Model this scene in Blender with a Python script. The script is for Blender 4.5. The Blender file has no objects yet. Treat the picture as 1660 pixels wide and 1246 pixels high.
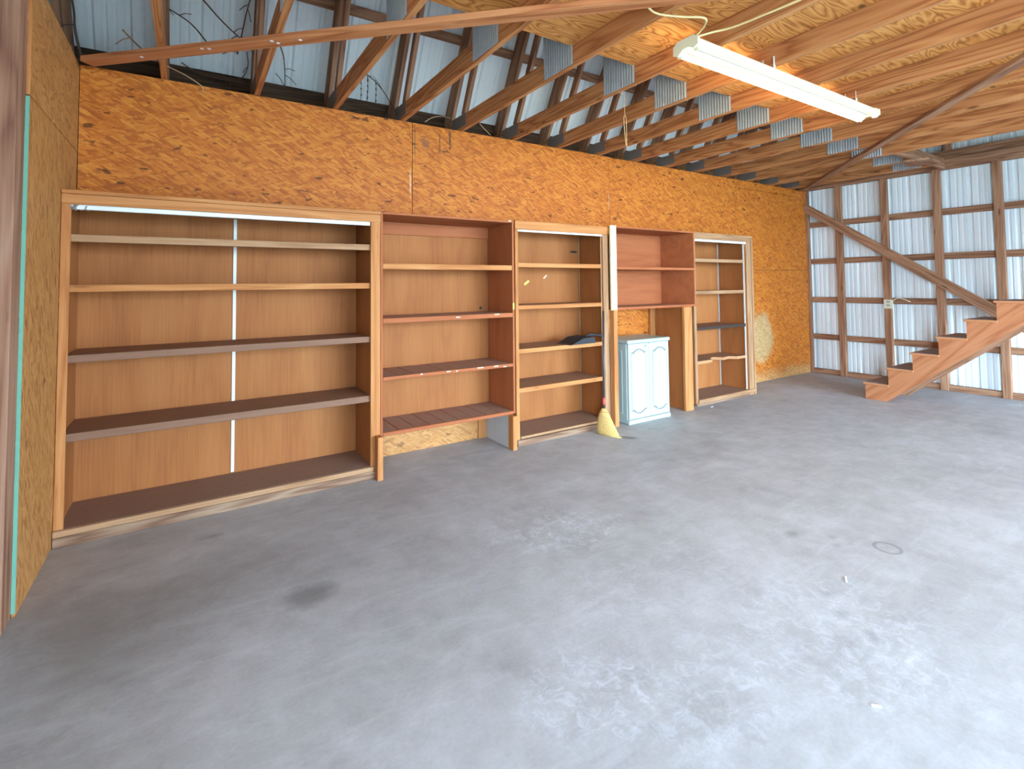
import bpy, bmesh, math, random
from mathutils import Vector, Matrix
random.seed(7)
S = bpy.context.scene
C = S.collection

# ------------------------------------------------------------------ camera
YAW, PITCH, ROLL = math.radians(32.668), math.radians(2.292), math.radians(-0.571)
FPX, PPY, CAM = 813.545, 429.594, Vector((0, -4.429, 1.5))
fw = Vector((math.sin(YAW)*math.cos(PITCH), math.cos(YAW)*math.cos(PITCH), math.sin(PITCH)))
rt0 = Vector((math.cos(YAW), -math.sin(YAW), 0)); up0 = rt0.cross(fw)
rt = rt0*math.cos(ROLL) + up0*math.sin(ROLL); up = up0*math.cos(ROLL) - rt0*math.sin(ROLL)
cd = bpy.data.cameras.new('camera'); co = bpy.data.objects.new('camera', cd); C.objects.link(co)
cd.sensor_fit = 'HORIZONTAL'; cd.sensor_width = 36; cd.lens = FPX/1660*36
cd.shift_y = -(623-PPY)/1660; cd.clip_start = 0.05
M = Matrix((rt, up, -fw)).transposed().to_4x4(); M.translation = CAM; co.matrix_world = M
S.camera = co

# ------------------------------------------------------------------ world, daylight, exposure
W = bpy.data.worlds.new('sky'); S.world = W; W.use_nodes = True
bg = W.node_tree.nodes['Background']; bg.inputs[0].default_value = (0.51, 0.74, 1.0, 1); bg.inputs[1].default_value = 30.0
def portal(name, loc, sx, sy, rot):      # guides sky sampling through a wall opening
    l = bpy.data.lights.new(name, 'AREA'); l.shape = 'RECTANGLE'; l.size = sx; l.size_y = sy; l.cycles.is_portal = True
    o = bpy.data.objects.new(name, l); C.objects.link(o); o.location = loc; o.rotation_euler = rot
DOOR = (2.2, 8.4, 2.98)                  # big roll-up door opening in the front wall: x0, x1, height
YF = -9.2
portal('daylight_door', ((DOOR[0]+DOOR[1])/2, YF, DOOR[2]/2), DOOR[1]-DOOR[0], DOOR[2], (math.radians(90), 0, 0))
LOFT = (2.2, 7.4, 3.35, 5.4)             # unseen loft opening above it, added to light the attic: x0, x1, z0, z1
portal('added_loft_daylight', ((LOFT[0]+LOFT[1])/2, YF, (LOFT[2]+LOFT[3])/2), LOFT[1]-LOFT[0], LOFT[3]-LOFT[2], (math.radians(90), 0, 0))
SIDE = (-8.1, -5.0, 2.75)                # open side door in the left wall: y0, y1, height
portal('daylight_side', (-.87, (SIDE[0]+SIDE[1])/2, SIDE[2]/2), SIDE[2], SIDE[1]-SIDE[0], (0, math.radians(-90), 0))
S.view_settings.view_transform = 'Standard'; S.view_settings.look = 'None'
S.view_settings.exposure = 0.46; S.view_settings.gamma = 1.0; S.view_settings.use_curve_mapping = False
S.cycles.max_bounces = 6; S.cycles.diffuse_bounces = 4; S.cycles.glossy_bounces = 2; S.cycles.transmission_bounces = 1

# ------------------------------------------------------------------ dimensions
XL, XR, H = -0.657, 8.75, 3.04
JD = 0.145                               # joist depth

# ------------------------------------------------------------------ materials
def mat(name):
    m = bpy.data.materials.new(name); m.use_nodes = True
    nt = m.node_tree; b = nt.nodes['Principled BSDF']; return m, nt, b
def N(nt, t, **k):
    n = nt.nodes.new(t)
    for a, v in k.items(): setattr(n, a, v)
    return n
def L(nt, a, b): nt.links.new(a, b)
def ramp(nt, fac, stops, interp='LINEAR'):
    r = N(nt, 'ShaderNodeValToRGB'); r.color_ramp.interpolation = interp
    e = r.color_ramp.elements
    while len(e) > 1: e.remove(e[-1])
    e[0].position = stops[0][0]; e[0].color = (*stops[0][1], 1)
    for p, c in stops[1:]:
        x = e.new(p); x.color = (*c, 1)
    L(nt, fac, r.inputs[0]); return r.outputs[0]
def math_(nt, op, a, b=None, c=None):
    n = N(nt, 'ShaderNodeMath', operation=op)
    for i, v in enumerate((a, b, c)):
        if v is None: continue
        if isinstance(v, (int, float)): n.inputs[i].default_value = v
        else: L(nt, v, n.inputs[i])
    return n.outputs[0]
def mixc(nt, fac, a, b, mode='MIX'):
    n = N(nt, 'ShaderNodeMix', data_type='RGBA', blend_type=mode)
    for s, v in ((0, fac), (6, a), (7, b)):
        if isinstance(v, (int, float)): n.inputs[s].default_value = v
        elif isinstance(v, tuple): n.inputs[s].default_value = (*v, 1)
        else: L(nt, v, n.inputs[s])
    return n.outputs[2]
def noise(nt, vec, scale, detail=3, rough=.55, dist=0.0):
    n = N(nt, 'ShaderNodeTexNoise'); n.inputs['Scale'].default_value = scale; n.inputs['Detail'].default_value = detail
    n.inputs['Roughness'].default_value = rough; n.inputs['Distortion'].default_value = dist
    L(nt, vec, n.inputs['Vector']); return n.outputs['Fac']
def coords(nt, scale, rot=(0, 0, 0), rnd=True, world=False):
    if world: v = N(nt, 'ShaderNodeNewGeometry').outputs['Position']
    else: v = N(nt, 'ShaderNodeTexCoord').outputs['Object']
    if rnd:
        oi = N(nt, 'ShaderNodeObjectInfo'); a = N(nt, 'ShaderNodeVectorMath', operation='MULTIPLY_ADD')
        a.inputs[1].default_value = (1, 1, 1)
        s = N(nt, 'ShaderNodeVectorMath', operation='SCALE'); s.inputs[0].default_value = (37.1, 53.7, 19.3)
        L(nt, oi.outputs['Random'], s.inputs['Scale']); L(nt, v, a.inputs[0]); L(nt, s.outputs[0], a.inputs[2]); v = a.outputs[0]
    m = N(nt, 'ShaderNodeMapping'); m.inputs['Rotation'].default_value = rot; m.inputs['Scale'].default_value = scale
    L(nt, v, m.inputs[0]); return m.outputs[0]
def bump(nt, b, fac, strength, dist=.01):
    n = N(nt, 'ShaderNodeBump'); n.inputs['Strength'].default_value = strength; n.inputs['Distance'].default_value = dist
    L(nt, fac, n.inputs['Height']); L(nt, n.outputs[0], b.inputs['Normal'])
def lin(r, g, b):
    f = lambda c: (c/255/12.92 if c/255 <= .04045 else ((c/255+.055)/1.055)**2.4)
    return (f(r), f(g), f(b))

def wood(name, dark, mid, light, rough=.7, contour=9, knots=.5, cont_w=.5, gs=(.55, 7, 7), vary=.25):
    m, nt, b = mat(name)
    v = coords(nt, gs)
    n1 = noise(nt, v, 1.0, 2, .5, .3)
    fr = math_(nt, 'FRACT', math_(nt, 'MULTIPLY', n1, contour))
    tri = math_(nt, 'ABSOLUTE', math_(nt, 'SUBTRACT', math_(nt, 'MULTIPLY', fr, 2), 1))
    fine = noise(nt, coords(nt, (3, 90, 90)), 1.0, 3)
    f = math_(nt, 'ADD', math_(nt, 'MULTIPLY', tri, cont_w), math_(nt, 'MULTIPLY', fine, 1-cont_w))
    col = ramp(nt, f, [(.12, dark), (.45, mid), (.85, light)])
    big = noise(nt, coords(nt, (.8, 2, 2)), 1.0, 2)
    col = mixc(nt, math_(nt, 'MULTIPLY', math_(nt, 'SUBTRACT', 1, big), vary), col, dark)
    if knots:
        vo = N(nt, 'ShaderNodeTexVoronoi'); vo.inputs['Scale'].default_value = 1.0
        L(nt, coords(nt, (2.2, 9, 9)), vo.inputs['Vector'])
        k = ramp(nt, vo.outputs['Distance'], [(.05, (1, 1, 1)), (.14, (0, 0, 0))])
        col = mixc(nt, math_(nt, 'MULTIPLY', k, knots), col, tuple(c*.35 for c in dark))
    L(nt, col, b.inputs['Base Color']); b.inputs['Roughness'].default_value = rough
    b.inputs['Specular IOR Level'].default_value = .25
    bump(nt, b, f, .25, .004); return m

def osb(name, dark, mid, light, world_patch=False, fleck=.75):
    m, nt, b = mat(name)
    val = None
    for i, (ang, sc) in enumerate(((.05, (9, 50, 1)), (.4, (10, 60, 1)), (-.3, (11, 60, 1)), (.55, (13, 70, 1)))):
        vo = N(nt, 'ShaderNodeTexVoronoi'); vo.inputs['Scale'].default_value = 1.0; vo.inputs['Randomness'].default_value = 1
        base = coords(nt, (1, 1, 1), (0, 0, ang))
        wob = N(nt, 'ShaderNodeTexNoise'); wob.inputs['Scale'].default_value = 6
        L(nt, base, wob.inputs['Vector'])
        ad = N(nt, 'ShaderNodeVectorMath', operation='MULTIPLY_ADD'); ad.inputs[1].default_value = (.02, .02, .02)
        L(nt, wob.outputs['Color'], ad.inputs[0]); L(nt, base, ad.inputs[2])
        mp = N(nt, 'ShaderNodeMapping'); mp.inputs['Scale'].default_value = sc; mp.inputs['Location'].default_value = (i*3.3, i*7.1, 0)
        L(nt, ad.outputs[0], mp.inputs[0]); L(nt, mp.outputs[0], vo.inputs['Vector'])
        sp = N(nt, 'ShaderNodeSeparateColor'); L(nt, vo.outputs['Color'], sp.inputs[0])
        if val is None: val = sp.outputs[1]
        else:
            mk = math_(nt, 'GREATER_THAN', sp.outputs[0], .58)
            mx = N(nt, 'ShaderNodeMix', data_type='FLOAT'); L(nt, mk, mx.inputs[0]); L(nt, val, mx.inputs[2]); L(nt, sp.outputs[1], mx.inputs[3]); val = mx.outputs[0]
    fine = noise(nt, coords(nt, (25, 120, 1)), 1, 2)
    f = math_(nt, 'ADD', math_(nt, 'MULTIPLY', val, .62), math_(nt, 'MULTIPLY', fine, .38))
    col = ramp(nt, f, [(.1, dark), (.45, mid), (.72, tuple((a+b_)/2 for a, b_ in zip(mid, light))), (.92, light)])
    bign = noise(nt, coords(nt, (1.3, 1.3, 1.3)), 1, 3)
    col = mixc(nt, math_(nt, 'MULTIPLY', bign, .35), col, mid)
    fl = noise(nt, coords(nt, (9, 22, 1), (0, 0, .15)), 1, 2, .5)
    fk = ramp(nt, fl, [(.665, (0, 0, 0)), (.70, (1, 1, 1))])
    col = mixc(nt, math_(nt, 'MULTIPLY', fk, fleck), col, tuple(c*.22 for c in dark))
    if world_patch:   # unstained pale patch low on the right, and pale rubbed foot of the wall
        p = N(nt, 'ShaderNodeNewGeometry').outputs['Position']
        mp = N(nt, 'ShaderNodeMapping'); mp.inputs['Location'].default_value = (-7.36/.33, 0, -.66/.42); mp.inputs['Scale'].default_value = (1/.33, .01, 1/.42)
        L(nt, p, mp.inputs[0]); ln = N(nt, 'ShaderNodeVectorMath', operation='LENGTH'); L(nt, mp.outputs[0], ln.inputs[0])
        wn = noise(nt, p, 5, 3)
        r = math_(nt, 'ADD', ln.outputs['Value'], math_(nt, 'MULTIPLY', math_(nt, 'SUBTRACT', wn, .5), .5))
        mk = ramp(nt, r, [(.75, (1, 1, 1)), (1.05, (0, 0, 0))])
        pale = mixc(nt, f, (.34, .19, .07), (.62, .43, .19))
        col = mixc(nt, math_(nt, 'MULTIPLY', mk, .85), col, pale)
        for (sx, sz, rx, rz, sc_, am) in ((2.13, 2.93, .012, .13, (.05, .03, .015), .8), (2.02, 2.88, .010, .12, (.05, .03, .015), .6), (1.87, 2.86, .05, .07, (.22, .07, .03), .7), (1.765, 2.85, .008, .2, (.10, .06, .03), .6), (1.72, 2.45, .006, .16, (.8, .7, .5), .5), (4.24, 2.5, .006, .14, (.8, .7, .5), .4)):
            mq = N(nt, 'ShaderNodeMapping'); mq.inputs['Location'].default_value = (-sx/rx, 0, -sz/rz); mq.inputs['Scale'].default_value = (1/rx, .001, 1/rz)
            L(nt, p, mq.inputs[0]); lq = N(nt, 'ShaderNodeVectorMath', operation='LENGTH'); L(nt, mq.outputs[0], lq.inputs[0])
            rq = math_(nt, 'ADD', lq.outputs['Value'], math_(nt, 'MULTIPLY', math_(nt, 'SUBTRACT', noise(nt, p, 30, 3), .5), 1.6))
            col = mixc(nt, math_(nt, 'MULTIPLY', ramp(nt, rq, [(.6, (1, 1, 1)), (1.0, (0, 0, 0))]), am), col, sc_)
        sp = N(nt, 'ShaderNodeSeparateXYZ'); L(nt, p, sp.inputs[0])
        ft = ramp(nt, math_(nt, 'ADD', sp.outputs[2], math_(nt, 'MULTIPLY', wn, .3)), [(.2, (1, 1, 1)), (.36, (0, 0, 0))])
        col = mixc(nt, math_(nt, 'MULTIPLY', ft, .55), col, pale)
    L(nt, col, b.inputs['Base Color']); b.inputs['Roughness'].default_value = .6; b.inputs['Specular IOR Level'].default_value = .3
    bump(nt, b, f, .35, .006); return m

def plain(name, col, rough=.5, metal=0, vary=.12, nscale=6, emit=None, es=0):
    m, nt, b = mat(name)
    n = noise(nt, coords(nt, (1, 1, 1)), nscale, 4)
    c = mixc(nt, math_(nt, 'MULTIPLY', n, vary*2), tuple(col), tuple(x*.55 for x in col))
    L(nt, c, b.inputs['Base Color']); b.inputs['Roughness'].default_value = rough; b.inputs['Metallic'].default_value = metal
    if emit: b.inputs['Emission Color'].default_value = (*emit, 1); b.inputs['Emission Strength'].default_value = es
    return m
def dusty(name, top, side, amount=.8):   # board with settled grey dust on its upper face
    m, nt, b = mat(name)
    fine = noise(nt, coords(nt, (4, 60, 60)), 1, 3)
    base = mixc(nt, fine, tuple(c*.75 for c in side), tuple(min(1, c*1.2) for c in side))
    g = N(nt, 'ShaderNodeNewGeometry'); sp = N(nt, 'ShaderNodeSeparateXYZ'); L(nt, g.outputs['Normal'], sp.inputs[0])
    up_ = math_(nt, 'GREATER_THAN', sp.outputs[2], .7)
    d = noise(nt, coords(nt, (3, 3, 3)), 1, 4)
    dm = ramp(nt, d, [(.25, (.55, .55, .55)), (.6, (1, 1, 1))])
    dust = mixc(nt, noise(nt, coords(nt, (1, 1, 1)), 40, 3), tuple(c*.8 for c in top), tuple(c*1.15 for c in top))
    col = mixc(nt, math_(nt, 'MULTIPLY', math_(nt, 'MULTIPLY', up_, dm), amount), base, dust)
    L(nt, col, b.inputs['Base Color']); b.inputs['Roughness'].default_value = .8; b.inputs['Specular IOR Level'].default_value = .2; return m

MT = {}
MT['frame'] = wood('framing_pine', lin(134, 76, 40), lin(196, 130, 78), lin(216, 156, 100), knots=.8, contour=10)
MT['oldframe'] = wood('weathered_pine', lin(112, 74, 52), lin(162, 114, 82), lin(186, 140, 106), knots=.7, contour=7, vary=.35)
MT['brace'] = wood('brace_pine', lin(150, 84, 46), lin(196, 124, 76), lin(214, 148, 98), knots=.5, contour=6)
MT['trim'] = wood('trim_pine', lin(148, 88, 44), lin(184, 118, 64), lin(202, 142, 86), knots=.35, contour=5, cont_w=.35, vary=.12)
MT['greytrim'] = wood('dusty_trim_pine', lin(122, 84, 56), lin(166, 122, 84), lin(186, 146, 106), knots=.3, contour=5, cont_w=.3, vary=.2)
MT['oak'] = wood('brown_laminate', lin(136, 72, 38), lin(166, 92, 52), lin(180, 106, 62), knots=0, contour=4, cont_w=.25, vary=.15, gs=(.4, 4, 4))
MT['hard'] = wood('hardboard_panel', lin(142, 82, 40), lin(166, 100, 50), lin(178, 114, 62), knots=0, contour=3, cont_w=.3, vary=.2, gs=(.5, 2.4, 2.4))
MT['sill'] = wood('worn_sill', lin(92, 62, 44), lin(142, 106, 80), lin(176, 146, 116), knots=0, contour=6, vary=.5)
MT['osb'] = osb('osb_stained', lin(140, 70, 18), lin(186, 100, 26), lin(220, 142, 54), world_patch=True)
MT['osb_left'] = osb('osb_plain', lin(138, 86, 40), lin(182, 124, 66), lin(206, 150, 90), fleck=.5)
MT['dshelf'] = dusty('dusty_shelf', lin(138, 112, 94), lin(186, 134, 92))
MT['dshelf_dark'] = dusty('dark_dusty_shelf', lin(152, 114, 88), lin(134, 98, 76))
MT['dslat'] = dusty('dusty_slat', lin(162, 136, 120), lin(176, 104, 66), .9)
MT['dfloor'] = dusty('dusty_bottom_board', lin(146, 116, 98), lin(160, 126, 98), .95)
MT['white'] = plain('white_enamel', lin(226, 228, 220), .35, vary=.04)
MT['cream'] = plain('cream_enamel', lin(242, 236, 196), .4, vary=.04)
MT['yellowwhite'] = wood('pale_raw_pine', lin(236, 214, 150), lin(250, 236, 180), lin(255, 246, 200), knots=0, contour=4, vary=.05)
MT['plastic'] = plain('pale_resin', lin(176, 188, 178), .45, vary=.06, nscale=14)
MT['plasticline'] = plain('resin_groove_shade', lin(116, 124, 114), .5, vary=.05)
MT['galv'] = plain('galvanised', lin(186, 190, 188), .5, .15, vary=.3, nscale=18)
MT['post'] = wood('post_lumber', lin(96, 56, 40), lin(158, 112, 84), lin(186, 144, 116), knots=.9, contour=4, vary=.5)
MT['shadebeam'] = wood('shaded_eave_lumber', lin(50, 34, 24), lin(84, 60, 42), lin(104, 78, 56), knots=.3)  # lumber darkened to paint in the dim gap behind the panel tops
MT['dustplate'] = plain('dusty_plate', lin(128, 112, 100), .8)
MT['palemetal'] = plain('dull_standard', lin(176, 164, 150), .6)
MT['black'] = plain('black_plastic', lin(44, 44, 46), .75, vary=.2)
MT['darkgrey'] = plain('dark_grey_paint', lin(70, 64, 66), .4, vary=.2)
MT['red'] = plain('faded_red', lin(186, 84, 72), .6)
MT['straw'] = wood('broom_straw', lin(170, 128, 62), lin(214, 174, 100), lin(236, 204, 136), knots=0, contour=14, cont_w=.5, gs=(1, 30, 30))
MT['wire'] = plain('cream_cord', lin(232, 208, 146), .5, vary=.05)
MT['string'] = plain('tan_string', lin(196, 160, 112), .8)
MT['vine'] = plain('dry_vine', lin(98, 78, 62), .9, vary=.4)
MT['palevine'] = plain('pale_root', lin(196, 158, 118), .9, vary=.2)
MT['green'] = plain('green_edge_paint', lin(112, 168, 140), .7, vary=.2, nscale=30)
MT['yellow'] = plain('flat_yellow', lin(226, 226, 96), .6, vary=.05)
MT['ivory'] = plain('ivory_plastic', lin(226, 220, 190), .45, vary=.04)
MT['tube'] = plain('lit_tube', (1, 1, 1), .3, emit=(1.0, .86, .58), es=27)
MT['dark'] = plain('dark_void_board', lin(60, 42, 30), .9)
MT['paper'] = plain('white_scrap', lin(236, 238, 240), .8, vary=.03)
MT['foil'] = plain('crumpled_foil', lin(190, 186, 180), .3, .6, vary=.4, nscale=40)
MT['grass'] = plain('yard_gravel', lin(150, 150, 140), .95, vary=.3)
MT['paleboard'] = plain('pale_dusty_board', lin(196, 190, 182), .85, vary=.3, nscale=9)

m, nt, b = mat('painted_steel')
n = noise(nt, coords(nt, (1.5, 4, 4)), 1, 4); d = noise(nt, coords(nt, (10, 10, 10)), 1, 4)
c = mixc(nt, math_(nt, 'MULTIPLY', n, .2), lin(236, 240, 236), lin(212, 216, 210))
c = mixc(nt, math_(nt, 'MULTIPLY', ramp(nt, d, [(.62, (0, 0, 0)), (.72, (1, 1, 1))]), .10), c, lin(170, 164, 150))
L(nt, c, b.inputs['Base Color']); b.inputs['Roughness'].default_value = .5; MT['steel'] = m

m, nt, b = mat('plywood')    # cathedral grain
v = coords(nt, (.9, 4.2, 4.2))
n1 = noise(nt, v, 1.3, 2, .5, .35)
fr = math_(nt, 'FRACT', math_(nt, 'MULTIPLY', n1, 16)); tri = math_(nt, 'ABSOLUTE', math_(nt, 'SUBTRACT', math_(nt, 'MULTIPLY', fr, 2), 1))
fi = noise(nt, coords(nt, (4, 60, 60)), 1, 3)
f = math_(nt, 'ADD', math_(nt, 'MULTIPLY', tri, .6), math_(nt, 'MULTIPLY', fi, .4))
c = ramp(nt, f, [(.1, lin(146, 82, 34)), (.4, lin(206, 138, 70)), (.8, lin(228, 166, 96))])
vo = N(nt, 'ShaderNodeTexVoronoi'); vo.inputs['Scale'].default_value = 1; L(nt, coords(nt, (2, 3.5, 3.5)), vo.inputs['Vector'])
c = mixc(nt, math_(nt, 'MULTIPLY', ramp(nt, vo.outputs['Distance'], [(.04, (1, 1, 1)), (.09, (0, 0, 0))]), .8), c, lin(84, 44, 20))
L(nt, c, b.inputs['Base Color']); b.inputs['Roughness'].default_value = .65; b.inputs['Specular IOR Level'].default_value = .25; MT['ply'] = m

m, nt, b = mat('concrete')
P = N(nt, 'ShaderNodeNewGeometry').outputs['Position']
n1 = noise(nt, P, .9, 5, .6, .6); n2 = noise(nt, P, 6, 5, .65, .3); n3 = noise(nt, P, 60, 3)
f = math_(nt, 'ADD', math_(nt, 'ADD', math_(nt, 'MULTIPLY', n1, .5), math_(nt, 'MULTIPLY', n2, .35)), math_(nt, 'MULTIPLY', n3, .15))
c = ramp(nt, f, [(.32, lin(146, 143, 140)), (.5, lin(168, 166, 164)), (.68, lin(188, 188, 188))])
n5 = noise(nt, coords(nt, (2.2, 9, 1), (0, 0, .6), False, True), 1, 6, .7, 1.0)
c = mixc(nt, ramp(nt, n5, [(.5, (0, 0, 0)), (.75, (.28, .28, .28))]), c, lin(206, 208, 212))
n6 = noise(nt, P, 2.2, 6, .7, .5)
c = mixc(nt, ramp(nt, n6, [(.52, (0, 0, 0)), (.75, (.3, .3, .3))]), c, lin(124, 118, 112))
def spot(x, y, rx, ry, col, amt, soft=(.6, 1.0), wob=.6, ang=0, wsc=7):
    global c
    vt = N(nt, 'ShaderNodeVectorMath', operation='SUBTRACT'); L(nt, P, vt.inputs[0]); vt.inputs[1].default_value = (x, y, 0)
    mp = N(nt, 'ShaderNodeMapping'); mp.inputs['Rotation'].default_value = (0, 0, -ang); L(nt, vt.outputs[0], mp.inputs[0])
    mv = N(nt, 'ShaderNodeVectorMath', operation='MULTIPLY'); mv.inputs[1].default_value = (1/rx, 1/ry, 0); L(nt, mp.outputs[0], mv.inputs[0])
    ln = N(nt, 'ShaderNodeVectorMath', operation='LENGTH'); L(nt, mv.outputs[0], ln.inputs[0])
    w = noise(nt, P, wsc, 4)
    r = math_(nt, 'ADD', ln.outputs['Value'], math_(nt, 'MULTIPLY', math_(nt, 'SUBTRACT', w, .5), wob))
    if len(soft) == 2: mk = ramp(nt, r, [(soft[0], (1, 1, 1)), (soft[1], (0, 0, 0))])
    else: mk = ramp(nt, r, [(soft[0], (0, 0, 0)), (soft[1], (1, 1, 1)), (soft[2], (0, 0, 0))])
    if amt < 0:   # broken-up scuffs
        sc_ = ramp(nt, noise(nt, P, 16, 8, .8, .8), [(.48, (0, 0, 0)), (.72, (1, 1, 1))])
        mk = math_(nt, 'MULTIPLY', mk, sc_); amt = -amt
    c = mixc(nt, math_(nt, 'MULTIPLY', mk, amt), c, col)
WS = lin(226, 232, 240); DK = lin(92, 88, 86)
spot(.50, -1.77, .16, .13, DK, .55, (.35, 1.0), .9)
spot(3.33, -3.13, .075, .075, lin(80, 76, 76), .5, (.62, .85, 1.05), .15)
spot(3.05, -2.75, .09, .05, DK, .45, (.1, 1.0), .9); spot(3.2, -2.9, .05, .03, DK, .25, (.1, 1.0)); spot(3.12, -2.96, .04, .03, DK, .25, (.1, 1.0))
spot(.13, -.83, .08, .04, DK, .4, (.1, 1.0)); spot(2.62, -3.15, .06, .04, DK, .3, (.1, 1.0)); spot(2.5, -3.25, .05, .04, DK, .28, (.1, 1.0)); spot(2.45, -3.4, .05, .04, DK, .3, (.1, 1.0))
spot(3.62, -.84, .14, .05, lin(70, 66, 64), .6, (.4, 1.0), .6, -.9)
spot(1.99, -1.99, .42, .28, WS, -.55); spot(1.75, -1.75, .5, .25, WS, -.25); spot(2.35, -3.3, .55, .5, WS, -.4)
spot(1.25, -2.95, .3, .25, WS, -.5); spot(1.6, -3.2, .4, .3, WS, -.35); spot(2.0, -2.6, .8, .3, WS, -.2)
spot(8.35, -2.55, .18, .07, WS, -.9)
spot(.2, -1.35, .9, .3, lin(110, 98, 90), .3, (.2, 1.0), .8); spot(-.3, -1.6, .5, .5, lin(104, 92, 84), .4, (.2, 1.0), .8)  # warm dark patches paint the dimmer light on the left floor
L(nt, c, b.inputs['Base Color']); b.inputs['Roughness'].default_value = .62
b.inputs['Specular IOR Level'].default_value = .45
bump(nt, b, f, .12, .01); MT['concrete'] = m

# ------------------------------------------------------------------ builders
WM = {}                                   # world matrix of every object made
def link(o, parent, M):
    C.objects.link(o)
    if parent is not None:
        o.parent = parent; o.matrix_basis = WM[parent].inverted() @ M
    else: o.matrix_basis = M
    WM[o] = M; return o
def thing(name, label, cat, loc=(0, 0, 0), group=None, kind=None):
    o = bpy.data.objects.new(name, None); o.empty_display_size = .1
    link(o, None, Matrix.Translation(Vector(loc))); return tag(o, label, cat, group, kind)
def tag(o, label, cat, group=None, kind=None):
    o['label'] = label; o['category'] = cat
    if group: o['group'] = group
    if kind: o['kind'] = kind
    return o
_mc = {}
def box_mesh(l, w, t, bev):
    k = (round(l, 4), round(w, 4), round(t, 4), bev)
    if k not in _mc:
        bm = bmesh.new(); bmesh.ops.create_cube(bm, size=1)
        bmesh.ops.scale(bm, vec=(l, w, t), verts=bm.verts)
        if bev: bmesh.ops.bevel(bm, geom=bm.edges[:], offset=min(bev, .3*min(l, w, t)), segments=1, affect='EDGES')
        me = bpy.data.meshes.new('board'); bm.to_mesh(me); bm.free(); _mc[k] = me
    return _mc[k]
def put(name, me, m, parent, M):
    mm = MT[m]
    if me.materials and me.materials[0] is not mm: me = me.copy(); me.materials.clear()
    if not me.materials: me.materials.append(mm)
    o = bpy.data.objects.new(name, me); return link(o, parent, M)
_mm = {}
def box(name, lo, hi, m, parent=None, bev=.003):
    """axis-aligned board; its grain (local x) runs along the longest side"""
    lo, hi = Vector(lo), Vector(hi); s = hi-lo; c_ = (lo+hi)/2
    ax = max(range(3), key=lambda i: s[i]); oth = [i for i in range(3) if i != ax]
    R_ = Matrix(((0,)*3,)*3)
    e = [Vector((1, 0, 0)), Vector((0, 1, 0)), Vector((0, 0, 1))]
    oth.sort(key=lambda i: -s[i])
    a = e[ax]; b_ = e[oth[0]]; cc = a.cross(b_); t = s[oth[1]]
    R_ = Matrix((a, b_, cc)).transposed().to_4x4()
    me = box_mesh(s[ax], s[oth[0]], t, bev)
    return put(name, mesh_for(me, m), m, parent, Matrix.Translation(c_) @ R_)
def mesh_for(me, m):
    k = (me.name, m)
    if k not in _mm:
        x = me.copy(); x.materials.clear(); x.materials.append(MT[m]); _mm[k] = x
    return _mm[k]
def beam(name, p0, p1, w, t, m, parent=None, upv=(0, 0, 1), bev=.003):
    """board between two points: w across (perpendicular to upv), t along upv"""
    p0, p1 = Vector(p0), Vector(p1); a = (p1-p0); l = a.length; a.normalize()
    u = Vector(upv); bb = u.cross(a).normalized(); cc = a.cross(bb)
    R_ = Matrix((a, bb, cc)).transposed().to_4x4()
    return put(name, mesh_for(box_mesh(l, w, t, bev), m), m, parent, Matrix.Translation((p0+p1)/2) @ R_)
def raw(name, verts, faces, m, parent=None, loc=None, M=None, smooth=False):
    if M is None:
        if loc is None:
            loc = Vector((sum(v[0] for v in verts)/len(verts), sum(v[1] for v in verts)/len(verts), min(v[2] for v in verts)))
            verts = [tuple(Vector(v)-loc) for v in verts]
        M = Matrix.Translation(Vector(loc))
    me = bpy.data.meshes.new(name); me.from_pydata([tuple(v) for v in verts], [], faces); me.update()
    bm = bmesh.new(); bm.from_mesh(me); bmesh.ops.recalc_face_normals(bm, faces=bm.faces); bm.to_mesh(me); bm.free()
    if smooth:
        for p in me.polygons: p.use_smooth = True
    me.materials.append(MT[m]); o = bpy.data.objects.new(name, me); return link(o, parent, M)
def prism(name, poly, axis, a0, a1, m, parent=None):
    """polygon in the plane perpendicular to axis (0:x -> (y,z), 1:y -> (x,z), 2:z -> (x,y)), extruded a0..a1"""
    def P3(p, a): return (a, p[0], p[1]) if axis == 0 else (p[0], a, p[1]) if axis == 1 else (p[0], p[1], a)
    n = len(poly); v = [P3(p, a0) for p in poly]+[P3(p, a1) for p in poly]
    f = [tuple(range(n)), tuple(range(2*n-1, n-1, -1))]+[(i, (i+1) % n, n+(i+1) % n, n+i) for i in range(n)]
    return raw(name, v, f, m, parent)
def tube(name, pts, r, m, parent=None, seg=6, rs=None):
    pts = [Vector(p) for p in pts]; v = []; f = []
    base = pts[0].copy()
    prev = None
    for i, p in enumerate(pts):
        t = (pts[min(i+1, len(pts)-1)]-pts[max(i-1, 0)]).normalized()
        s = t.cross(Vector((0, 0, 1)) if abs(t.z) < .9 else Vector((1, 0, 0))).normalized()
        if prev is not None and s.dot(prev) < 0: s = -s
        prev = s; u = s.cross(t); rr = rs[i] if rs else r
        for k in range(seg):
            a = 2*math.pi*k/seg; v.append(p-base+(s*math.cos(a)+u*math.sin(a))*rr)
    for i in range(len(pts)-1):
        for k in range(seg):
            k2 = (k+1) % seg; f.append((i*seg+k, i*seg+k2, (i+1)*seg+k2, (i+1)*seg+k))
    f.append(tuple(range(seg))); f.append(tuple(range(len(v)-1, len(v)-seg-1, -1)))
    return raw(name, v, f, m, parent, loc=base, smooth=True)
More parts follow.
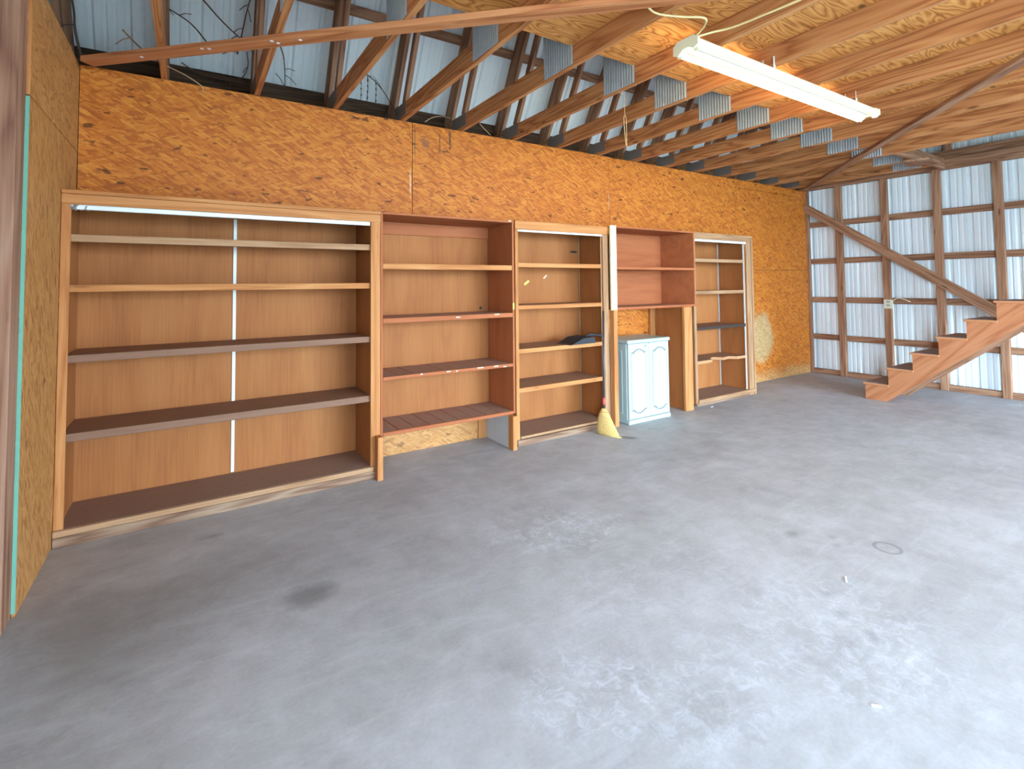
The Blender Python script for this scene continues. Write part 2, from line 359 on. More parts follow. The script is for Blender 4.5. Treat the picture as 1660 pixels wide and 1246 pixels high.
def smoothpath(pts, n=6):
    pts = [Vector(p) for p in pts]; out = []
    for i in range(len(pts)-1):
        p0 = pts[max(i-1, 0)]; p1 = pts[i]; p2 = pts[i+1]; p3 = pts[min(i+2, len(pts)-1)]
        for k in range(n):
            t = k/n
            out.append(.5*((2*p1)+(-p0+p2)*t+(2*p0-5*p1+4*p2-p3)*t*t+(-p0+3*p1-3*p2+p3)*t**3))
    out.append(pts[-1]); return out
_sh = {}
def sheet_mesh(length, width, m='steel'):
    """ribbed steel sheet: local x along the length, local y across, ribs towards +z, real thickness"""
    k = (round(length, 3), round(width, 3))
    if k in _sh: return _sh[k]
    prof = []; pitch = .2285; y = 0
    nb = max(1, round(width/pitch))
    for i in range(nb):
        y0 = i*pitch
        prof += [(y0, .019), (y0+.012, .019), (y0+.028, 0), (y0+.078, 0), (y0+.086, .004), (y0+.098, .004), (y0+.106, 0), (y0+.138, 0), (y0+.146, .004), (y0+.158, .004), (y0+.166, 0), (y0+pitch-.028, 0), (y0+pitch-.012, .019)]
    prof.append((nb*pitch, .019))
    n = len(prof); v = []
    for x in (0, length):
        v += [(x, a, b_) for a, b_ in prof]+[(x, a, b_-.002) for a, b_ in prof]
    f = []
    for i in range(n-1):
        f += [(i, i+1, 2*n+i+1, 2*n+i), (n+i+1, n+i, 3*n+i, 3*n+i+1)]
        f += [(i+1, i, n+i, n+i+1), (2*n+i, 2*n+i+1, 3*n+i+1, 3*n+i)]
    f += [(0, 2*n, 3*n, n), (n-1, 2*n-1, 4*n-1, 3*n-1)]
    me = bpy.data.meshes.new('ribbed_sheet'); me.from_pydata(v, [], f); me.update()
    bm = bmesh.new(); bm.from_mesh(me); bmesh.ops.recalc_face_normals(bm, faces=bm.faces); bm.to_mesh(me); bm.free()
    me.materials.append(MT[m]); _sh[k] = me; return me
def sheets(parent, origin, along, across, length, total):
    """row of sheets starting at origin; along = direction of ribs, across = direction the row advances"""
    a = Vector(along).normalized(); c_ = Vector(across).normalized(); nrm = a.cross(c_)
    R_ = Matrix((a, c_, nrm)).transposed().to_4x4(); s = 0
    while s < total-.01:
        w = min(.914, total-s)
        put('metal_sheet', sheet_mesh(length, w), 'steel', parent, Matrix.Translation(Vector(origin)+c_*s) @ R_); s += .914

# ------------------------------------------------------------------ the setting
fl = raw('floor', [(-.9, YF-.1, 0), (9.0, YF-.1, 0), (9.0, .45, 0), (-.9, .45, 0), (-.9, YF-.1, -.12), (9.0, YF-.1, -.12), (9.0, .45, -.12), (-.9, .45, -.12)],
         [(0, 1, 2, 3), (4, 7, 6, 5), (0, 4, 5, 1), (1, 5, 6, 2), (2, 6, 7, 3), (3, 7, 4, 0)], 'concrete')
tag(fl, 'grey stained concrete slab floor with pale scuffs', 'floor', kind='structure')
yd = raw('ground', [(-30, -48, -.13), (40, -48, -.13), (40, 22, -.13), (-30, 22, -.13)], [(0, 1, 2, 3)], 'grass')
tag(yd, 'gravel yard outside the open door', 'ground', kind='structure')

wb = thing('wall_back', 'orange strand board wall behind the row of shelves', 'wall', (XL, 0, 0), kind='structure')
g = .004
for x0, x1, rows in ((XL, 1.74, ((0, 1.82), (1.82, 3.04))), (1.74, 4.25, ((0, 1.82), (1.82, 3.04))), (4.25, 6.76, ((0, 1.82), (1.82, 3.04))), (6.76, XR, ((0, 1.70), (1.70, 2.92), (2.92, 3.04)))):
    for z0, z1 in rows:
        box('strand_board_panel', (x0+g/2, 0, z0+g/2), (x1-g/2, .014, z1-(g/2 if z1 < 3 else random.uniform(0, .006))), 'osb', wb, .0015)
box('cap_board', (XL, .016, 2.60), (XR, .05, 3.0), 'dark', wb)
box('eave_girt', (-.85, .37, 3.06), (8.87, .41, 3.30), 'shadebeam', wb)
box('bearing_plate', (-.85, .10, 2.94), (8.87, .36, 3.03), 'shadebeam', wb)
sheets(wb, (-.88, .42, 0), (0, 0, 1), (1, 0, 0), 3.25, 9.8)

wl = thing('wall_left', 'left wall lined with strand board beside the large shelves', 'wall', (XL, -1.2, 0), kind='structure')
for z0, z1 in ((0, 2.43), (2.43, 3.04)):
    pn = box('strand_board_panel', (XL-.014, -1.2, z0+.002), (XL, -.002, z1-.002), 'osb_left', wl, .0015)
    if z0 == 0: box('painted_edge', (XL-.0145, -1.2025, .02), (XL+.0005, -1.1995, 2.425), 'green', pn, 0)
    else: box('raw_edge', (XL-.0145, -1.2025, 2.435), (XL+.0005, -1.1995, 3.03), 'trim', pn, 0)
for y in (-2.9, -4.86, -8.1): box('wall_post', (-.81, y-.14, 0), (-.672, y, 3.04), 'oldframe', wl)
for z in (.05, .65, 1.25, 1.85, 2.45, 2.98): box('girt', (-.85, YF if z > SIDE[2] else SIDE[1], z), (-.812, .3, z+.089), 'oldframe', wl)
sheets(wl, (-.87, .45, 0), (0, 0, 1), (0, -1, 0), 6.9, .45-SIDE[1])
sheets(wl, (-.87, SIDE[1], SIDE[2]), (0, 0, 1), (0, -1, 0), 6.9-SIDE[2], SIDE[1]-SIDE[0])
sheets(wl, (-.87, SIDE[0], 0), (0, 0, 1), (0, -1, 0), 6.9, SIDE[0]-YF)
pt = box('wall_post', (-.811, -1.34, 0), (-.672, -1.2, 3.04), 'post', wl); pt['label'] = 'rough weathered wooden post'

wr = thing('wall_right', 'white ribbed metal wall on a grid of wooden studs and girts', 'wall', (XR, 0, 0), kind='structure')
sheets(wr, (8.87, .42, .0), (0, 0, 1), (0, -1, 0), 6.9, .42-YF)
for z in (.60, 1.21, 1.845, 2.46): box('girt', (8.81, YF, z-.045), (8.848, .1, z+.045), 'oldframe', wr)
box('top_plate', (8.73, YF, 3.04), (8.83, .1, 3.18), 'oldframe', wr)
box('bottom_plate', (8.76, YF, 0), (8.848, .1, .075), 'oldframe', wr)
for i in range(13):
    y = -.505-.632*i
    if y > YF: box('stud', (8.735, y-.043, .0), (8.808, y+.043, 3.04), 'oldframe', wr)
box('corner_stud', (8.752, -.04, 0), (8.808, .05, 3.04), 'oldframe', wr)

wf = thing('wall_front', 'front wall around the big open door, behind the camera', 'wall', (4, YF, 0), kind='structure')
box('wall_panel', (-.87, YF-.05, 0), (DOOR[0], YF, 6.9), 'steel', wf)
box('wall_panel', (DOOR[1], YF-.05, 0), (8.87, YF, 6.9), 'steel', wf)
box('wall_panel', (DOOR[0], YF-.05, DOOR[2]), (DOOR[1], YF, LOFT[2]), 'steel', wf)
box('wall_panel', (DOOR[0], YF-.05, LOFT[3]), (DOOR[1], YF, 6.9), 'steel', wf)
box('wall_panel', (DOOR[0], YF-.05, LOFT[2]), (LOFT[0], YF, LOFT[3]), 'steel', wf)
box('wall_panel', (LOFT[1], YF-.05, LOFT[2]), (DOOR[1], YF, LOFT[3]), 'steel', wf)

# ------------------------------------------------------------------ roof and attic floor
rf = thing('roof', 'steep white ribbed metal roof slope seen between the trusses', 'roof', (4, .4, 3.2), kind='structure')
TN = math.tan(math.radians(60)); KZ = 5.35
def yo(z): return .345-(z-3.3)/TN          # outer edge of the rafters at height z
def ym(z): return yo(z)+.055
z0 = 3.18
ln = (KZ-z0)/math.sin(math.radians(60))
d60 = Vector((0, -math.cos(math.radians(60)), math.sin(math.radians(60))))
sheets(rf, (-.88, ym(z0), z0), d60, (1, 0, 0), ln, 9.8)
YMID = -4.4
d25 = Vector((0, YMID-ym(KZ), 1.45)); sheets(rf, (-.88, ym(KZ)+.02, KZ-.01), d25, (1, 0, 0), d25.length, 9.8)
yfk = 2*YMID-ym(KZ)
d60f = Vector((0, math.cos(math.radians(60)), math.sin(math.radians(60))))
sheets(rf, (8.9, 2*YMID-ym(z0), z0), d60f, (-1, 0, 0), ln, 9.8)
sheets(rf, (8.9, yfk, KZ-.01), Vector((0, -d25.y, 1.45)), (-1, 0, 0), d25.length, 9.8)
for z in (3.95, 4.6, 5.25):
    p = Vector((0, yo(z)+.019, z)); nv = d60.cross(Vector((1, 0, 0)))
    beam('purlin', (-.85, p.y, p.z), (8.86, p.y, p.z), .092, .038, 'oldframe', rf, nv)

ce = thing('ceiling', 'plywood attic floor seen from below between the joists', 'ceiling', (4, -2, 3.18), kind='structure')
ye = [-1.73, -2.95, -4.17, -5.39, -6.61, -7.83, -9.05]; xe = [-.66, 1.37, 3.79, 6.24, 8.72]
for j in range(6):
    off = 0 if j % 2 == 0 else 1.22
    xs = [-.66]+[x for x in [.74+off+2.44*i for i in range(-1, 5)] if -.5 < x < 8.5]+[8.72]
    for a, b_ in zip(xs, xs[1:]):
        y1, y0 = ye[j], ye[j+1]
        # leave the stairwell open
        if y1 > -5.3 and b_ > 7.25:
            if a < 7.2: box('plywood_sheet', (a+.001, y0+.001, H+JD), (7.18, y1-.001, H+JD+.018), 'ply', ce, .001)
            continue
        box('plywood_sheet', (a+.001, y0+.001, H+JD), (b_-.001, y1-.001, H+JD+.018), 'ply', ce, .001)

ORD = ['first', 'second', 'third', 'fourth', 'fifth', 'sixth', 'seventh', 'eighth', 'ninth', 'tenth', 'eleventh', 'twelfth', 'thirteenth', 'fourteenth', 'fifteenth']
def plate_mesh():
    # stamped nail plate: vertical ridges as real relief; local x = width, local y = height
    w, h, nr = .34, .33, 12; v = []; f = []
    xs = []
    for i in range(nr):
        a = i*w/nr; xs += [(a, .0015), (a+w/nr*.3, .0075), (a+w/nr*.55, .0075), (a+w/nr*.8, .0015)]
    xs.append((w, .0015)); n = len(xs)
    for y in (0, h): v += [(x-w/2, y, z) for x, z in xs]
    for y in (0, h): v += [(x-w/2, y, 0) for x, z in xs]
    for i in range(n-1): f += [(i, i+1, n+i+1, n+i)]
    f += [tuple(range(n))+tuple(range(3*n-1, 2*n-1, -1)), tuple(range(2*n-1, n-1, -1))+tuple(range(3*n, 4*n)), (0, n, 3*n, 2*n), (n-1, 3*n-1, 4*n-1, 2*n-1)]
    me = bpy.data.meshes.new('nail_plate'); me.from_pydata(v, [], f); me.update()
    bm = bmesh.new(); bm.from_mesh(me); bmesh.ops.recalc_face_normals(bm, faces=bm.faces); bm.to_mesh(me); bm.free()
    me.materials.append(MT['galv']); return me
PM = plate_mesh(); TT = .038
def truss(x, label, stairs=False, back=True):
    t = thing('roof_truss', label, 'roof truss', (x, 0, H), 'roof trusses over the workshop')
    xa, xb = x-TT/2, x+TT/2
    s3 = math.cos(math.radians(60))/math.sin(math.radians(60))
    segs = [(YF, -5.35), (-1.84, None)] if stairs else [(YF, None)]
    for y0, y1 in segs:
        if y1 is None: prism2('bottom_chord', x, y0, t)
        else: box('bottom_chord', (xa, y0, H), (xb, y1, H+JD), 'frame', t)
    # rafter (deep) and slim inner web, both at 60 degrees
    za, zb = H+JD-.02, KZ
    c_ = .09/math.sin(math.radians(60))        # half of the rafter depth measured along y
    beam('rafter', (x, yo(za)-c_, za), (x, yo(zb)-c_, zb), TT, .175, 'oldframe', t, (0, math.sin(math.radians(60)), math.cos(math.radians(60))))
    yw = -.095; zc = H+JD+.0
    beam('web', (x, yw-(zc-3.26)/TN*.92, zc), (x, yw-(4.9-3.26)/TN*.92, 4.9), TT, .075, 'oldframe', t, (0, 1, .5))
    box('knee_post', (xa, -1.64, H+JD), (xb, -1.50, 5.7), 'frame', t)
    M_ = Matrix(((0, 0, -1, xa-.0005), (-1, 0, 0, -1.58), (0, 1, 0, H+.008), (0, 0, 0, 1)))
    put('nail_plate', PM, 'galv', t, M_)
    # small heel plate
    box('heel_plate', (xa-.0025, -.12, H+.03), (xa-.0002, .18, H+.15), 'dustplate', t, 0)
    # upper chord up to the ridge and the far slope
    beam('upper_chord', (x, yo(KZ)-.05, KZ-.02), (x, YMID, KZ+1.35), TT, .14, 'oldframe', t, (0, .35, 1))
    return t
def prism2(name, x, y0, t):
    # bottom chord with its heel cut to the slope of the rafter; grain along the chord
    zt = H+JD; l = yo(H+.02)-y0
    pts = [(0, -TT/2, 0), (l, -TT/2, 0), (l-(JD/TN), -TT/2, JD), (0, -TT/2, JD), (0, TT/2, 0), (l, TT/2, 0), (l-(JD/TN), TT/2, JD), (0, TT/2, JD)]
    R_ = Matrix(((0, -1, 0, x), (1, 0, 0, y0), (0, 0, 1, H), (0, 0, 0, 1)))
    o = raw(name, pts, [(0, 1, 2, 3), (7, 6, 5, 4), (0, 4, 5, 1), (1, 5, 6, 2), (2, 6, 7, 3), (3, 7, 4, 0)], 'frame', t, M=R_); return o
TX = [-.18+.6105*i for i in range(15)]
for i, x in enumerate(TX):
    truss(x, f'{ORD[i]} wooden roof truss counted from the left wall', stairs=x > 7.5)
truss(-.76, 'end roof truss directly above the left wall')
tx = thing('roof_truss', 'end roof truss above the white metal wall', 'roof truss', (8.80, 0, 3.18), 'roof trusses over the workshop')
box('bottom_chord', (8.765, YF, 3.18), (8.80, .2, 3.30), 'oldframe', tx)
beam('rafter', (8.79, yo(3.1)-.1, 3.19), (8.79, yo(KZ)-.1, KZ), TT, .175, 'oldframe', tx, (0, .866, .5))
for i in range(5): box('gable_stud', (8.77, -1.95-1.22*i, 3.30), (8.81, -1.86-1.22*i, 4.9), 'oldframe', tx)
st = box('stairwell_header', (7.17, -1.885, H), (8.72, -1.845, H+JD), 'oldframe'); tag(st, 'short joist header closing the stair opening near the white wall', 'header')

# diagonal braces
br = thing('diagonal_brace', 'long lumber brace running under the joists from the left corner', 'brace', (-.62, -.13, H-.04), 'lumber braces')
a, b_ = Vector((-.60, -.14, H-.02)), Vector((2.5, -3.03, H-.02))
bo = beam('brace_board', a, b_, .09, .038, 'brace', br)
for s_, zz in ((.215, 0), (.225, .01), (.33, 0), (.372, .02), (.335, .03), (.105, .02)):
    p = a.lerp(b_, s_); q = (b_-a).normalized(); w_ = Vector((q.y, -q.x, 0))
    c0 = p+w_*(.035-zz)+Vector((0, 0, -.0195))
    raw('paint_dab', [tuple(c0+Vector((math.cos(k*.785)*.011, math.sin(k*.785)*.011, dz))) for dz in (0, -.002) for k in range(8)],
        [tuple(range(8)), tuple(range(15, 7, -1))]+[(k, (k+1) % 8, 8+(k+1) % 8, 8+k) for k in range(8)], 'paper', br)
b2 = thing('diagonal_brace', 'grey-brown brace under the joists running into the far right corner', 'brace', (8.4, -.2, H-.04), 'lumber braces')
beam('brace_board', (8.52, -.09, H-.02), (4.1, -4.12, H-.02), .09, .038, 'oldframe', b2)
b3 = beam('wall_brace', (8.715, .0, 2.76), (8.715, -2.62, .90), .038, .13, 'oldframe', None, (0, .58, .81))
tag(b3, 'diagonal brace nailed across the studs of the white metal wall', 'brace', 'lumber braces')
blk = prism('gusset_block', [(7.62, -1.80), (7.92, -1.70), (8.06, -1.80), (8.10, -2.02), (7.72, -2.04)], 2, H-.030, H-.001, 'oldframe')
tag(blk, 'flat wooden gusset under the header by the white wall', 'block')

# ------------------------------------------------------------------ cabinets
def shelf(par, x0, x1, y0, y1, zt, th, m='dshelf', edge=None, name='shelf'):
    s = box(name, (x0, y0+(.02 if edge else 0), zt-(.019 if edge else th)), (x1, y1, zt), m, par)
    if edge: box('front_edge', (x0, y0, zt-th), (x1, y0+.019, zt+.001), edge, s)
    return s
YB = -.004
# 1: large framed shelving
Y1 = -.475
c1 = thing('shelving_unit', 'widest shelving unit with white track beside the left wall', 'shelves', (.3, -.2, 0), 'shelving along the back wall')
box('back_panel', (XL+.004, YB-.006, .09), (.285, YB, 2.07), 'hard', c1, .001); box('back_panel', (.287, YB-.006, .09), (1.24, YB, 2.07), 'hard', c1, .001)
box('side_panel', (XL+.003, Y1+.02, .03), (XL+.022, YB-.008, 2.06), 'hard', c1); box('side_panel', (1.215, Y1+.02, .03), (1.235, YB-.008, 2.06), 'hard', c1)
box('top_panel', (XL+.004, Y1+.02, 2.065), (1.28, YB, 2.085), 'hard', c1)
box('jamb', (XL+.002, Y1, .035), (XL+.048, Y1+.02, 2.085), 'trim', c1); box('jamb', (1.205, Y1, .04), (1.282, Y1+.02, 2.085), 'trim', c1)
box('header', (XL+.002, Y1-.006, 2.015), (1.282, Y1+.018, 2.075), 'trim', c1); box('header_cap', (XL+.002, Y1-.012, 2.076), (1.282, Y1+.02, 2.102), 'trim', c1)
box('door_track', (XL+.07, Y1+.002, 1.985), (1.20, Y1+.024, 2.014), 'white', c1)
box('shelf_standard', (.277, YB-.014, .105), (.299, YB-.0065, 2.03), 'white', c1, .001)
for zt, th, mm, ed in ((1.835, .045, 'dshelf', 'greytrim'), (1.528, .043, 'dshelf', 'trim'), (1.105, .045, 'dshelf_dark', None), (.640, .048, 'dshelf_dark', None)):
    shelf(c1, XL+.024, 1.213, Y1+.025, YB-.016, zt, th, mm, ed)
box('bottom_board', (XL+.003, Y1-.005, .075), (1.24, YB-.008, .098), 'dfloor', c1)
box('bottom_lip', (XL+.003, Y1-.022, .062), (1.222, Y1-.004, .097), 'greytrim', c1); box('base_sill', (XL+.003, Y1-.02, 0), (1.235, Y1+.03, .06), 'sill', c1)
v = []; 
for i in range(8):
    for j in range(4): v.append((XL+.045+i*.012, Y1-.004+random.uniform(0, .02), 1.982+j*.011+random.uniform(-.004, .004)))
vv = [(a_, b__+.014, c__) for a_, b__, c__ in v]
f = []
for i in range(7):
    for j in range(3): q = i*4+j; f += [(q, q+1, q+5, q+4), (32+q, 32+q+4, 32+q+5, 32+q+1)]
for i in range(7): f += [(i*4, i*4+4, 32+i*4+4, 32+i*4), (i*4+3, 32+i*4+3, 32+i*4+7, i*4+7)]
f += [(0, 32, 33, 1), (1, 33, 34, 2), (2, 34, 35, 3), (28, 29, 61, 60), (29, 30, 62, 61), (30, 31, 63, 62)]
raw('crumpled_tape', v+vv, f, 'foil', c1)

# 2: brown open bookcase on short legs
Y2 = -.475
c2 = thing('open_bookcase', 'reddish-brown open bookcase standing on short legs', 'shelves', (1.93, -.2, 0), 'shelving along the back wall')
X0, X1 = 1.284, 2.558
box('back_panel', (X0+.01, YB-.006, .30), (X1-.01, YB, 2.09), 'hard', c2, .001)
box('side_panel', (X0, Y2, .31), (X0+.019, YB-.007, 2.104), 'oak', c2); box('side_panel', (X1-.019, Y2, .31), (X1, YB-.007, 2.104), 'oak', c2)
box('top_panel', (X0+.02, Y2, 2.085), (X1-.02, YB-.007, 2.104), 'oak', c2); box('hanging_rail', (X0+.02, YB-.026, 1.97), (X1-.02, YB-.008, 2.084), 'oak', c2)
s_ = shelf(c2, X0+.02, X1-.02, Y2+.004, YB-.008, 1.685, .046, 'dshelf', 'trim'); 
s_ = shelf(c2, X0+.02, X1-.02, Y2-.001, YB-.008, 1.243, .040, 'dslat', 'oak')
for zt in (.775, .338):
    s_ = box('shelf_rail', (X0+.02, Y2, zt-.030), (X1-.02, Y2+.019, zt), 'oak', c2)
    box('shelf_rail', (X0+.02, -.05, zt-.030), (X1-.02, -.03, zt-.014), 'oak', c2)
    nsl = 9; w_ = (X1-X0-.042)/nsl
    for i in range(nsl): box('shelf_slat', (X0+.021+i*w_+.003, Y2+.0195, zt-.013), (X0+.021+(i+1)*w_-.003, YB-.009, zt-random.uniform(0, .002)), 'dslat', c2, .002)
box('toe_panel', (X0+.03, -.03, .0), (X1-.07, -.012, .30), 'osb_left', c2); 
box('toe_block', (2.40, -.05, .0), (2.49, -.0315, .29), 'trim', c2)
box('foot_block', (1.236, -.555, 0), (1.28, -.478, .33), 'trim', c1); box('leg', (2.485, -.545, 0), (2.53, -.46, .305), 'trim', c2)
box('leg_panel', (2.49, -.458, .0), (2.51, -.035, .305), 'paleboard', c2)
for (cx_, cz_, cw_) in ((1.62, .765, .02), (1.86, .762, .035), (1.95, .757, .015), (2.16, .764, .06), (2.33, .762, .045), (2.43, .75, .03), (1.95, 1.222, .04), (2.34, 1.232, .05), (2.50, 2.098, .03)):
    box('paint_chip', (cx_, Y2-.0035, cz_), (cx_+cw_, Y2-.0008, cz_+.008), 'ivory', c2, 0)
box('sticker', (X1-.017, Y2-.002, 1.275), (X1-.002, Y2-.0002, 1.335), 'yellow', c2, 0)
box('cable_hole', (2.44, YB-.0075, 1.262), (2.468, YB-.0062, 1.29), 'black', c2, 0)

# 3: narrow framed unit with broom
Y3 = -.455
c3 = thing('shelving_unit', 'framed shelving unit holding the black dustpan', 'shelves', (3.2, -.2, 0), 'shelving along the back wall')
X0, X1 = 2.585, 3.80
box('back_panel', (X0, YB-.006, .08), (3.775, YB, 2.08), 'hard', c3, .001)
box('side_panel', (X0, Y3+.02, .03), (X0+.018, YB-.008, 2.07), 'hard', c3); box('side_panel', (3.757, Y3+.045, .03), (3.775, YB-.008, 2.07), 'hard', c3)
box('top_panel', (X0, Y3+.02, 2.072), (X1, YB, 2.092), 'hard', c3)
box('jamb', (X0, Y3, .02), (X0+.035, Y3+.019, 2.06), 'trim', c3); box('jamb', (3.70, Y3, .0), (3.775, Y3+.04, 2.03), 'greytrim', c3)
box('header', (X0, Y3-.003, 2.032), (X1, Y3+.019, 2.118), 'trim', c3); box('door_track', (X0+.03, Y3+.003, 2.012), (3.70, Y3+.022, 2.031), 'white', c3)
box('shelf_standard', (3.685, Y3+.02, .08), (3.699, Y3+.03, 2.01), 'greytrim', c3, .001); box('shelf_standard', (3.73, YB-.015, .08), (3.748, YB-.007, 2.05), 'greytrim', c3, .001)
for zt, th in ((1.712, .042), (1.305, .038), (.892, .040), (.525, .042)): shelf(c3, X0+.019, 3.684, Y3+.012, YB-.016, zt, th, 'dshelf', 'trim')
box('bottom_board', (X0+.019, Y3+.004, .055), (3.755, YB-.008, .082), 'dfloor', c3); box('bottom_lip', (X0+.04, Y3-.012, .06), (3.69, Y3+.003, .083), 'greytrim', c3)
box('base_sill', (X0, Y3-.02, 0), (3.69, Y3+.03, .054), 'sill', c3)
box('end_post', (3.778, -.52, 0), (3.835, -.455, 1.225), 'trim', c3)
box('black_tape', (3.62, YB-.0085, 1.86), (3.71, YB-.0065, 1.882), 'black', c3, 0)
beam('slanted_strip', (2.985, YB-.0075, 1.505), (3.045, YB-.0075, 1.545), .002, .022, 'yellow', c3, (-.55, 0, .83), 0); beam('slanted_strip', (3.24, YB-.0075, 1.57), (3.28, YB-.0075, 1.605), .002, .013, 'ivory', c3, (-.6, 0, .8), 0)  # small slanted yellow and ivory strips on the back panel

# 4: brown wall cabinet on posts
Y4 = -.475
c4 = thing('open_wall_cabinet', 'brown two-tier open cabinet above the white storage cabinet', 'shelves', (4.5, -.2, 0), 'shelving along the back wall')
X0, X1 = 3.84, 5.19
box('back_panel', (X0, YB-.006, 1.22), (X1-.06, YB, 2.11), 'oak', c4, .001)
box('side_panel', (X0, Y4, 1.225), (X0+.019, YB-.007, 2.132), 'oak', c4)
prism('side_panel', [(X1-.019, Y4), (X1, Y4), (X1-.055, YB-.007), (X1-.074, YB-.007)], 2, 1.225, 2.132, 'oak', c4)
def trap(name, z0_, z1_, y0_): return prism(name, [(X0+.02, y0_), (X1-.02, y0_), (X1-.075, YB-.008), (X0+.02, YB-.008)], 2, z0_, z1_, 'oak' if name == 'top_panel' else 'dslat', c4)
trap('top_panel', 2.113, 2.132, Y4); trap('shelf', 1.665, 1.684, Y4+.003); trap('bottom_panel', 1.225, 1.246, Y4)
box('front_edge', (X0+.02, Y4-.003, 1.660), (X1-.02, Y4+.0025, 1.688), 'oak', c4, .001); box('front_edge', (X0+.02, Y4-.008, 1.222), (X1, Y4-.0005, 1.250), 'oak', c4, .001)
box('edge_trim', (3.775, Y4-.025, 1.222), (3.858, Y4-.001, 2.132), 'yellowwhite', c4)
box('support_post', (4.92, -.515, 0), (5.06, -.477, 1.222), 'trim', c4)
box('side_board', (4.955, -.475, 0.0), (4.972, -.045, 1.222), 'hard', c4); box('corner_stud', (4.875, -.04, 0), (4.965, -.004, 1.222), 'trim', c4)

# 5: far framed unit
Y5 = -.43
c5 = thing('shelving_unit', 'dusty framed shelving unit farthest along the wall with a broken shelf', 'shelves', (5.8, -.2, 0), 'shelving along the back wall')
X0, X1 = 5.215, 6.465
box('back_panel', (X0, YB-.006, .08), (5.75, YB, 2.1), 'hard', c5, .001); box('back_panel', (5.752, YB-.006, .08), (X1-.1, YB, 2.1), 'hard', c5, .001)
box('side_panel', (X0, Y5+.02, .02), (X0+.018, YB-.008, 2.09), 'hard', c5); box('side_panel', (6.315, Y5+.02, .02), (6.333, YB-.008, 2.09), 'hard', c5)
box('outer_side', (6.44, Y5+.02, .0), (6.458, YB, 2.09), 'hard', c5)
box('top_panel', (X0, Y5+.02, 2.09), (6.458, YB, 2.108), 'hard', c5)
box('jamb', (X0, Y5, .02), (X0+.045, Y5+.019, 2.06), 'greytrim', c5); box('jamb', (6.33, Y5, .0), (X1-.03, Y5+.019, 2.07), 'greytrim', c5); box('jamb_cap', (X1-.029, Y5-.012, 0), (X1, Y5+.019, 2.1), 'greytrim', c5)
box('header', (X0, Y5-.003, 2.055), (X1-.03, Y5+.019, 2.13), 'greytrim', c5); box('header_strip', (X0, Y5-.010, 2.11), (X1, Y5-.004, 2.135), 'greytrim', c5, .001)
box('door_track', (X0+.05, Y5+.003, 2.025), (6.34, Y5+.02, 2.054), 'white', c5)
box('shelf_standard', (6.285, Y5+.02, .08), (6.312, Y5+.03, 2.02), 'palemetal', c5, .001); box('shelf_standard', (6.285, YB-.015, .08), (6.31, YB-.007, 2.05), 'palemetal', c5, .001)
for zt, th in ((1.81, .042), (1.405, .042)): shelf(c5, X0+.02, 6.283, Y5+.012, YB-.016, zt, th, 'dshelf', 'greytrim')
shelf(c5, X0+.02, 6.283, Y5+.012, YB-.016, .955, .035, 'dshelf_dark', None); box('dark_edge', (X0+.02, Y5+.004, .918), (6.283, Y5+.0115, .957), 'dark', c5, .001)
# broken shelf: front edge bitten away
prism('broken_shelf', [(X0+.02, YB-.016), (X0+.02, Y5+.03), (5.60, Y5+.04), (5.68, Y5+.13), (5.80, Y5+.17), (5.88, Y5+.07), (6.02, Y5+.10), (6.10, Y5+.02), (6.283, Y5+.02), (6.283, YB-.016)], 2, .497, .532, 'dshelf', c5)
box('bottom_board', (X0+.02, Y5+.01, .05), (6.312, YB-.008, .075), 'dfloor', c5); box('bottom_lip', (X0+.03, Y5-.02, .03), (X1-.03, Y5+.009, .076), 'greytrim', c5); box('base_sill', (X0, Y5-.015, 0), (6.30, Y5+.03, .029), 'sill', c5)

# ------------------------------------------------------------------ white resin cabinet
wc = thing('storage_cabinet', 'small white resin storage cabinet with two arched-panel doors', 'cabinet', (4.26, -.4, 0))
X0, X1, YF_, YBK = 3.955, 4.60, -.545, -.13
box('body', (X0, YF_+.025, .0), (X1, YBK, .855), 'plastic', wc, .008)
box('lid', (X0-.012, YF_-.012, .856), (X1+.012, YBK, .895), 'plastic', wc, .008)
box('plinth', (X0-.006, YF_-.006, .0), (X1+.006, YF_+.024, .045), 'plastic', wc, .005)
sp_ = box('side_moulding', (X0-.006, YF_+.09, .10), (X0-.0005, YF_+.11, .78), 'plastic', wc, .002); box('side_moulding', (X0-.006, YBK-.10, .10), (X0-.0005, YBK-.08, .78), 'plastic', wc, .002)
box('side_moulding', (X0-.006, YF_+.112, .10), (X0-.0005, YBK-.102, .118), 'plastic', wc, .002); box('side_moulding', (X0-.006, YF_+.112, .762), (X0-.0005, YBK-.102, .78), 'plastic', wc, .002)
xm = (X0+X1)/2
for a_, b__, s in ((X0+.004, xm-.002, -1), (xm+.002, X1-.004, 1)):
    dr = box('door', (a_, YF_, .05), (b__, YF_+.023, .852), 'plastic', wc, .004)
    pa, pb = (a_+.045, b__-.055) if s < 0 else (a_+.055, b__-.045)
    # raised panel with cusped arch top and bottom
    nP = 16; top = []; bot = []
    for i in range(nP+1):
        t = i/nP; hmp = .5-.5*math.cos(2*math.pi*t); hmp = hmp**.8*.035-.012*(1 if .08 < t < .18 or .82 < t < .92 else 0)
        top.append((pa+(pb-pa)*t, .745+hmp)); bot.append((pa+(pb-pa)*t, .155-hmp))
    outl = bot+top[::-1]
    prism('raised_panel', outl, 1, YF_-.005, YF_+.001, 'plastic', dr)
    for nm, pl, dz in (('arch_moulding', top, .012), ('arch_moulding', bot, -.012)):
        pl2 = [(x, z+dz) for x, z in pl]
        tube(nm, [(x, YF_-.003, z) for x, z in pl2], .0055, 'plasticline', dr, 6)
    for x in (pa-.010, pb+.010): box('stile_moulding', (x-.005, YF_-.006, .15), (x+.005, YF_+.0005, .75), 'plastic', dr, .002)
